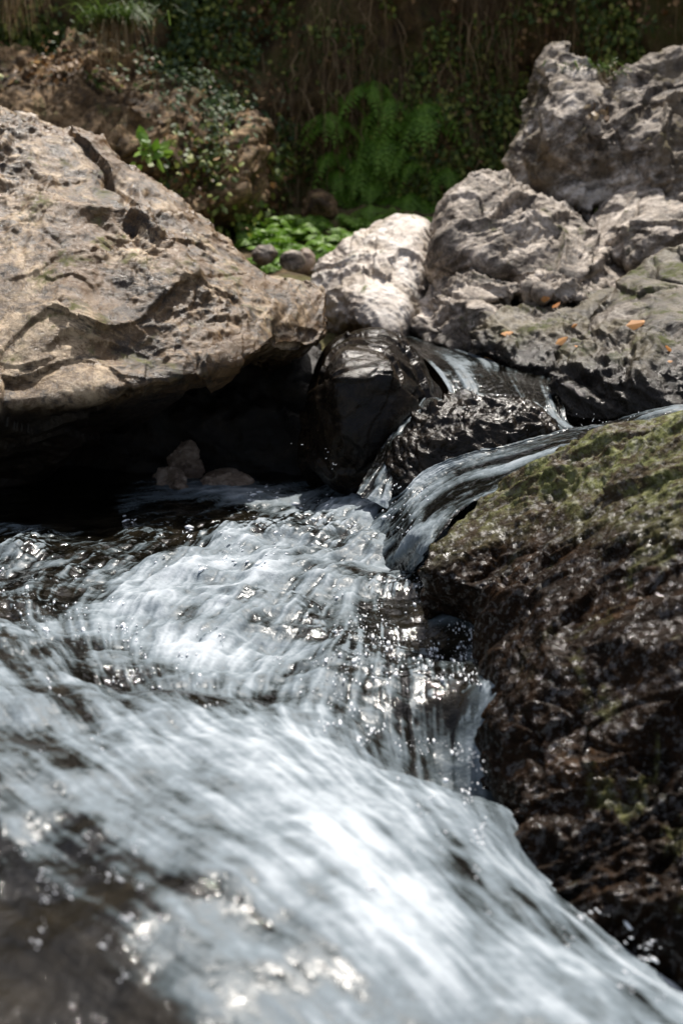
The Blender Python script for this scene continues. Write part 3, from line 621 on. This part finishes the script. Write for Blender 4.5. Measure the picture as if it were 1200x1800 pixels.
for _ in range(9):      # drops thrown to the left out of the little fall
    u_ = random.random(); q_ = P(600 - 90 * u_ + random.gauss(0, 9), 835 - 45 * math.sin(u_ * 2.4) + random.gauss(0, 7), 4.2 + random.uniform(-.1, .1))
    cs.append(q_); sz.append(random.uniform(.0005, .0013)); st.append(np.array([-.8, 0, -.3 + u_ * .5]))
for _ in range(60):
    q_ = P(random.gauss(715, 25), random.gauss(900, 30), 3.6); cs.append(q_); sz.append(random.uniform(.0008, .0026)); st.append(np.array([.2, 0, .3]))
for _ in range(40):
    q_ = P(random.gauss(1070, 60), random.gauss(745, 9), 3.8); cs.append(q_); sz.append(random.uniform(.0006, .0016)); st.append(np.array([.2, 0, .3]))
blobs('spray_and_glints', np.array(cs), np.array(sz), np.array(st), dm.m)

# ---------------------------------------------------------------- vegetation
def leaf_mat(name, c0, c1, c2, rough=0.55):
    m = N(name); at = m.n('ShaderNodeAttribute', attribute_name='tone')
    col = m.ramp(at.outputs['Fac'], [(0.0, c0), (0.6, c1), (1.0, c2)])
    m.out(col, rough); m.b.inputs['Specular IOR Level'].default_value = 0.4
    tr = m.n('ShaderNodeBsdfTranslucent'); m.l(col, tr.inputs[0]); mx = m.n('ShaderNodeMixShader'); mx.inputs[0].default_value = 0.3
    o = m.t.nodes['Material Output']; m.l(m.b.outputs[0], mx.inputs[1]); m.l(tr.outputs[0], mx.inputs[2]); m.l(mx.outputs[0], o.inputs[0])
    return m.m
fern_m = leaf_mat('fern_green', (0.08, 0.18, 0.02), (0.18, 0.34, 0.03), (0.34, 0.50, 0.08))
ivy_m = leaf_mat('small_leaf_green', (0.04, 0.075, 0.012), (0.13, 0.18, 0.026), (0.40, 0.42, 0.09))
dry_m = leaf_mat('dry_leaf', (0.10, 0.05, 0.018), (0.26, 0.14, 0.05), (0.50, 0.32, 0.15))
blue_m = leaf_mat('pale_leaf', (0.03, 0.06, 0.02), (0.07, 0.12, 0.04), (0.17, 0.24, 0.12), 0.65)
root_m = leaf_mat('root_fibre', (0.08, 0.045, 0.02), (0.22, 0.14, 0.06), (0.42, 0.30, 0.16))
orange_m = leaf_mat('orange_leaf', (0.42, 0.16, 0.03), (0.60, 0.27, 0.07), (0.72, 0.42, 0.18))
straw_m = leaf_mat('straw_blade', (0.14, 0.09, 0.04), (0.30, 0.21, 0.11), (0.50, 0.40, 0.24))
blade_m = leaf_mat('grass_blade', (0.03, 0.06, 0.01), (0.07, 0.13, 0.02), (0.16, 0.24, 0.05))

def leaves(centres, size, normal, droop, tone):
    """folded diamond leaves: centre, length, face normal, long-axis direction"""
    n = len(centres); normal = normal / (np.linalg.norm(normal, axis=1, keepdims=True) + 1e-9)
    ax = droop - (droop * normal).sum(1, keepdims=True) * normal; ax /= np.linalg.norm(ax, axis=1, keepdims=True) + 1e-9
    sd = np.cross(normal, ax); L = size[:, None]
    v = np.stack([centres, centres + ax * L * .35 + sd * L * .36 - normal * L * .10, centres + ax * L * 0.75 + sd * L * .22 - normal * L * .12, centres + ax * L - normal * L * .12,
                  centres + ax * L * 0.75 - sd * L * .22 - normal * L * .12, centres + ax * L * .35 - sd * L * .36 - normal * L * .10], 1)
    f = np.array([[0, 1, 2, 3], [0, 3, 4, 5]])[None] + (np.arange(n) * 6)[:, None, None]
    return v.reshape(-1, 3), f.reshape(-1, 4), np.repeat(tone, 6)
# surface points of the rear of the gorge and of the brown outcrop
PV = pp.reshape(nu, nv, 3); du_ = np.gradient(PV, axis=0); dw_ = np.gradient(PV, axis=1); NV = np.cross(du_, dw_)
NV /= np.linalg.norm(NV, axis=-1, keepdims=True) + 1e-9
sel = (PV[..., 1] > 6.8) & (b > 0) & (PV[..., 2] < 4.2) & (np.abs(PV[..., 0]) < 3.4); Sp = PV[sel]; Sn = NV[sel]
Sn *= np.sign((Sn * np.array([0, -1, .2])).sum(1))[:, None]
oc = [o for o in C.objects if o.name.startswith('rock_outcrop') and 'brown' in o['label']][0]
nvv = len(oc.data.vertices); ov = np.empty(nvv * 3, np.float32); oc.data.vertices.foreach_get('co', ov); ov = ov.reshape(-1, 3)
on = np.empty(nvv * 3, np.float32); oc.data.vertices.foreach_get('normal', on); on = on.reshape(-1, 3)
k_ = (on[:, 1] < 0.3); Op, On = ov[k_], on[k_]
def pix(p):
    q = p - np.array([0, 0, CAMZ]); d = q[:, 1] * cp - q[:, 2] * sp; u = q[:, 1] * sp + q[:, 2] * cp
    return 600 + q[:, 0] / d * F, 900 - u / d * F
def scatter(Pn, Nn, n, dens, off=(0.0, 0.12), size=(0.02, 0.05)):
    d = np.clip(dens(Pn), 0, None); i = RNG.choice(len(Pn), n, p=d / d.sum())
    c = Pn[i] + RNG.randn(n, 3) * 0.015 + Nn[i] * RNG.uniform(*off, n)[:, None]
    nn_ = Nn[i] * 0.8 + np.array([0, -0.3, 0.6]) + RNG.randn(n, 3) * 0.55
    dr = np.array([0, -0.35, -1.0]) + RNG.randn(n, 3) * 0.55
    return leaves(c, RNG.uniform(*size, n), nn_, dr, RNG.rand(n) ** 1.3)
def join(*a):
    v, f, t, k = [], [], [], 0
    for x in a: v.append(x[0]); f.append(x[1] + k); t.append(x[2]); k += len(x[0])
    return np.concatenate(v), np.concatenate(f), np.concatenate(t)
def leafobj(name, data, mat, parent=None, kind='stuff'):
    me = mesh_from(name, data[0], data[1], smooth=False); attr(me, 'tone', data[2]); o = link(name, me, mat, parent)
    if kind and parent is None: tag(o, kind=kind)
    return o
def blob(px, py, sx, sy): return lambda p: (lambda a: np.exp(-((a[0] - px) / sx) ** 2 - ((a[1] - py) / sy) ** 2))(pix(p))
def clump(p, s, o, k=0.0): return np.clip(fbm(p * s + o, 3) * 1.6 + k, 0, 1)
greens = lambda p: clump(p, 2.2, 3, .1) * (0.45 + 1.6 * blob(600, 270, 170, 130)(p) + 0.8 * blob(380, 80, 200, 90)(p) + .5 * blob(800, 120, 200, 200)(p))
leafobj('ground_cover', join(scatter(Sp, Sn, 85000, lambda p: greens(p) + 0.22 * clump(p, 3.1, 71, -.05)), scatter(Op, On, 3200, lambda p: clump(p, 2.5, 8, -.1))), ivy_m)
leafobj('leaf_litter', join(scatter(Sp, Sn, 9000, lambda p: clump(p, 1.7, 14) + .05, size=(.018, .045)), scatter(Op, On, 1600, lambda p: clump(p, 2, 21, .1) * (1 + 2 * blob(100, 130, 150, 80)(p)), size=(.018, .045))), dry_m)
leafobj('ivy', join(scatter(Op, On, 900, lambda p: blob(330, 110, 60, 70)(p) + blob(390, 190, 40, 60)(p) + .5 * blob(240, 60, 90, 50)(p) + 1e-5, off=(.02, .12), size=(.02, .04)),
                    scatter(Sp, Sn, 900, lambda p: blob(330, 60, 90, 60)(p) + blob(420, 230, 50, 60)(p) + 1e-5, off=(.05, .2), size=(.02, .04))), blue_m)
# bright fern-like leaves in curtains
def strands(starts, lens, width, sway, seedn=8, outw=0.05):
    vs, fs, ts, k = [], [], [], 0
    for s_, L in zip(starts, lens):
        n = seedn; t = np.linspace(0, 1, n); wv = np.cumsum(RNG.randn(n, 3) * sway, 0)
        c = s_ + np.stack([np.zeros(n), -outw * np.sin(t * 3), -L * t], 1) + wv * np.array([1, .5, .2])
        wd = width * (1 - .6 * t) * RNG.uniform(.6, 1.4)
        a = c + np.array([1, 0, 0]) * wd[:, None]; b_ = c + np.array([-.5, -.86, 0]) * wd[:, None]; d_ = c + np.array([-.5, .86, 0]) * wd[:, None]
        vs.append(np.stack([a, b_, d_], 1).reshape(-1, 3))
        for j in range(n - 1):
            o_ = k + 3 * j
            fs += [(o_, o_ + 1, o_ + 4, o_ + 3), (o_ + 1, o_ + 2, o_ + 5, o_ + 4), (o_ + 2, o_, o_ + 3, o_ + 5)]
        ts.append(np.full(3 * n, RNG.rand())); k += 3 * n
    return np.concatenate(vs), np.array(fs), np.concatenate(ts)
i = RNG.choice(len(Sp), 1500, p=(lambda d: d / d.sum())((Sp[:, 2] > 1.0) * (0.15 + blob(820, 120, 260, 180)(Sp) + .5 * blob(600, 0, 300, 100)(Sp)) * clump(Sp, 2, 33, .15)))
leafobj('hanging_roots', strands(Sp[i] + Sn[i] * 0.06, RNG.uniform(.12, .9, 1500), 0.0036, 0.022, outw=0.10), root_m)

def frond(L, pairs, arch, az, lift, wid=0.32, mm=1.0):
    """one arching fern frond as rows of lobed leaflets"""
    vs, fs, ts, k = [], [], [], 0
    d = np.array([math.cos(az), math.sin(az), 0]); side = np.array([-d[1], d[0], 0])
    t = np.linspace(0.0, 1, pairs)
    pos = np.outer(t * L * math.cos(lift), d) + np.outer(L * (t * math.sin(lift) - arch * t ** 2), [0, 0, 1])
    for j in range(pairs):
        tg = pos[min(j + 1, pairs - 1)] - pos[max(j - 1, 0)]; tg /= np.linalg.norm(tg) + 1e-9
        ll = L * wid * math.sin(math.pi * (0.14 + 0.86 * t[j]) ** 0.8) * random.uniform(.8, 1.1) + 0.006
        up = np.cross(side, tg)
        for sg in (-1, 1):
            a = pos[j]; dirn = side * sg * 0.9 + tg * 0.45 - np.array([0, 0, .25 + .2 * random.random()]); dirn /= np.linalg.norm(dirn)
            wv = np.cross(dirn, up); wv /= np.linalg.norm(wv) + 1e-9; w_ = L / pairs * .55
            for q in range(3):
                a0, a1 = q / 3, (q + 1) / 3; ww = w_ * (1 - .25 * q)
                c0 = a + dirn * ll * a0; c1 = a + dirn * ll * (a1 + .06); mid = a + dirn * ll * (a0 + .55 / 3)
                vs += [c0, mid + wv * ww, c1, mid - wv * ww]; fs.append((k, k + 1, k + 2, k + 3)); k += 4
                ts += [random.random() * .5 + .3 * t[j]] * 4
        b0 = pos[j]; b1 = pos[min(j + 1, pairs - 1)]
        if j < pairs - 1:
            vs += [b0 + side * .0015, b1 + side * .001, b1 - side * .001, b0 - side * .0015]; fs.append((k, k + 1, k + 2, k + 3)); k += 4; ts += [.9] * 4
    return np.array(vs), np.array(fs), np.array(ts)
def make_fern(hang):
    root = bpy.data.objects.new('fern', None); C.objects.link(root)
    for k in range(7 if hang else 9):
        az = random.uniform(math.pi * 1.08, math.pi * 1.92) if hang else k * 0.7 + random.uniform(-.2, .2)
        fr = frond(random.uniform(.16, .27), 13, random.uniform(.75, 1.2) if hang else random.uniform(.5, .95), az, random.uniform(.1, .6) if hang else random.uniform(.85, 1.35))
        leafobj('frond', fr, fern_m, root)
    return root
def copy_tree(o):
    c = o.copy(); C.objects.link(c)
    for ch in o.children:
        d = ch.copy(); C.objects.link(d); d.parent = c
    return c
def hit(px, py, names=None):
    o_ = Vector((0, 0, CAMZ)); d_ = (Vector(P(px, py, 1)) - o_).normalized(); best = None
    for n_, t_ in bv.items():
        if names and not n_.startswith(names): continue
        h_ = t_.ray_cast(o_, d_)
        if h_[0] is not None and (best is None or h_[3] < best[3]): best = h_
    return best
prot = {True: [make_fern(True) for _ in range(3)], False: [make_fern(False) for _ in range(3)]}
used = set()
def put_fern(p, hang, sc, label, group):
    k = random.randrange(3); o = prot[hang][k]
    if (hang, k) in used: o = copy_tree(o)
    used.add((hang, k))
    o.location = p; o.scale = (sc,) * 3; o.rotation_euler = (0, 0, random.uniform(-.4, .4) if hang else random.uniform(0, 6.28))
    tag(o, label, 'fern', group)
for k in range(44):
    px_, py_ = random.gauss(640, 90), random.gauss(280, 80)
    if py_ > 390 or px_ < 490: px_, py_ = random.uniform(500, 780), random.uniform(150, 370)
    h_ = hit(px_, py_, ('terrain',))
    if h_: put_fern(h_[0] + h_[1] * (0.03 if h_[1].y < 0 else -.03), True, random.uniform(.7, 1.25), 'fern hanging from the shaded gorge wall above the stream bed', 'ferns hanging on the gorge wall')
for k in range(38):
    px_ = random.uniform(440, 745); dd = random.uniform(7.1, 8.2); q_ = P(px_, 0, dd)
    x_ = q_[0]; zg = 0.60 + (dd - 7.3) * 0.24 + random.uniform(0, .03)
    put_fern(Vector((x_, dd * 1.0, zg)), False, random.uniform(.7, 1.1), 'bright green low fern on the bank behind the pale boulder', 'ferns on the bank at the foot of the wall')

def tuft(name, label, px, py, d, n, L, green, spreadx=.25):
    root = bpy.data.objects.new(name, None); C.objects.link(root); root.location = P(px, py, d); tag(root, label, 'grass')
    for part, mt, cnt, lo in (('green_blades', blade_m, int(n * green), False), ('dry_blades', straw_m, int(n * (1 - green)), True)):
        vs, fs, ts, k = [], [], [], 0
        for _ in range(cnt):
            az = random.uniform(0, 6.28); l_ = L * random.uniform(.6, 1.1); t = np.linspace(0, 1, 7)
            out = (0.35 if lo else .75) * l_; up = (.15 if lo else .55) * l_; dn = (1.1 if lo else .95) * l_ * random.uniform(.6, 1.1)
            c = np.stack([math.cos(az) * out * t ** .8 + random.gauss(0, spreadx * .25), (math.sin(az) * out - .25 * l_) * t ** .8, up * t * 1.6 - dn * t ** 2], 1)
            c += np.array([random.gauss(0, .03), random.gauss(0, .02), random.gauss(0, .02)])
            w_ = .0035 * (1 - t * .8); sd = np.array([-math.sin(az), math.cos(az), .3])
            vs.append(np.stack([c + sd * w_[:, None], c - sd * w_[:, None]], 1).reshape(-1, 3))
            fs += [(k + 2 * j, k + 2 * j + 1, k + 2 * j + 3, k + 2 * j + 2) for j in range(6)]; ts.append(np.full(14, random.random())); k += 14
        leafobj(part, (np.concatenate(vs), np.array(fs), np.concatenate(ts)), mt, root)
tuft('grass_tuft', 'green grass tuft with straw coloured blades drooping over the brown outcrop', 205, 40, 7.6, 420, .30, .6)
tuft('grass_tuft', 'dry pale grass tuft hanging in the top left corner', 20, -20, 7.5, 260, .28, .25)
tuft('grass_tuft', 'short olive grass growing on the crest of the craggy outcrop', 1040, 125, 6.85, 160, .10, .6, .3)

def bunch(name, label, cat, p, n, L, mat, up=True, stemm=None):
    root = bpy.data.objects.new(name, None); C.objects.link(root); root.location = p; tag(root, label, cat)
    c = np.zeros((n, 3)) + RNG.randn(n, 3) * L * .35 + np.array([0, 0, L * .4 if up else -L * .9]); nn_ = RNG.randn(n, 3) * .5 + np.array([0, -.7, .7]); dr = c + RNG.randn(n, 3) * L * .3
    leafobj('leaves', leaves(c, RNG.uniform(.4, 1, n) * L, nn_, dr, RNG.rand(n)), mat, root)
    leafobj('stems', strands(c * 1.0 if up else np.zeros((n, 3)), np.abs(c[:, 2]) * 1.05, .0018, .004, 5, 0), stemm or root_m, root)
h_ = hit(265, 272); q_ = P(262, 278, 7.1)
bunch('leafy_plant', 'light green broad leaved plant peeping over the huge boulder', 'plant', q_, 26, .085, fern_m)
h_ = hit(1062, 190); bunch('dry_plant', 'withered reddish leaves hanging from the craggy outcrop', 'plant', tuple(h_[0] + Vector((0, -.06, 0))), 16, .06, dry_m, up=False)
h_ = hit(1040, 182); bunch('dry_plant', 'small withered sprig left of the reddish hanging leaves', 'plant', tuple(h_[0] + Vector((0, -.05, 0))), 8, .045, straw_m, up=False)

fl_ = [(950, 527, .035, 'small orange leaf at the back edge of the brown slab'), (972, 546, .04, 'pale orange leaf standing upright on the brown slab'),
       (1007, 578, .025, 'tiny brown orange leaf at the right of the brown slab'), (881, 592, .045, 'orange leaf lying on the green tinged left part of the slab'),
       (978, 609, .05, 'bright orange leaf near the water end of the slab, left of a smaller one'), (1007, 614, .03, 'small orange leaf beside the bright one near the water'),
       (1100, 577, .06, 'long orange leaf on the mottled boulder, lower of an overlapping pair'), (1120, 570, .055, 'long orange leaf on the mottled boulder, upper of an overlapping pair'),
       (1163, 613, .035, 'orange leaf on the front of the mottled boulder, right of the pair'), (1172, 641, .016, 'tiny orange leaf lowest on the mottled boulder'),
       (848, 629, .045, 'yellowish leaf stuck flat at the lip of the upper spill'), (743, 712, .04, 'red leaf wedged between the black boulder and the low wet rock')]
for px_, py_, L_, lab in fl_:
    h_ = hit(px_, py_, ('rock', 'boulder'))
    if not h_: continue
    n_ = np.array(h_[1]); n_ = n_ * (1 if n_ @ np.array([0, -1, .3]) > 0 else -1) + np.array([0, -.25, .35]); 
    dr = np.array([[1.0, -.1, .25 if 'upright' not in lab else 3.0]]) + RNG.randn(1, 3) * .15
    v_, f_, t_ = leaves(np.zeros((1, 3)), np.array([L_ * 1.05]), n_[None], dr, np.array([random.random()]))
    v_ = np.concatenate([v_, v_ - n_ / np.linalg.norm(n_) * .0012]); f_ = np.concatenate([f_, f_[:, ::-1] + 6]); t_ = np.concatenate([t_, t_])
    o = leafobj('fallen_leaf', (v_, f_, t_), dry_m if 'red' in lab else orange_m, kind=None)
    o.location = h_[0] + Vector(n_).normalized() * .014
    tag(o, lab, 'leaf', 'leaves fallen on the rocks')
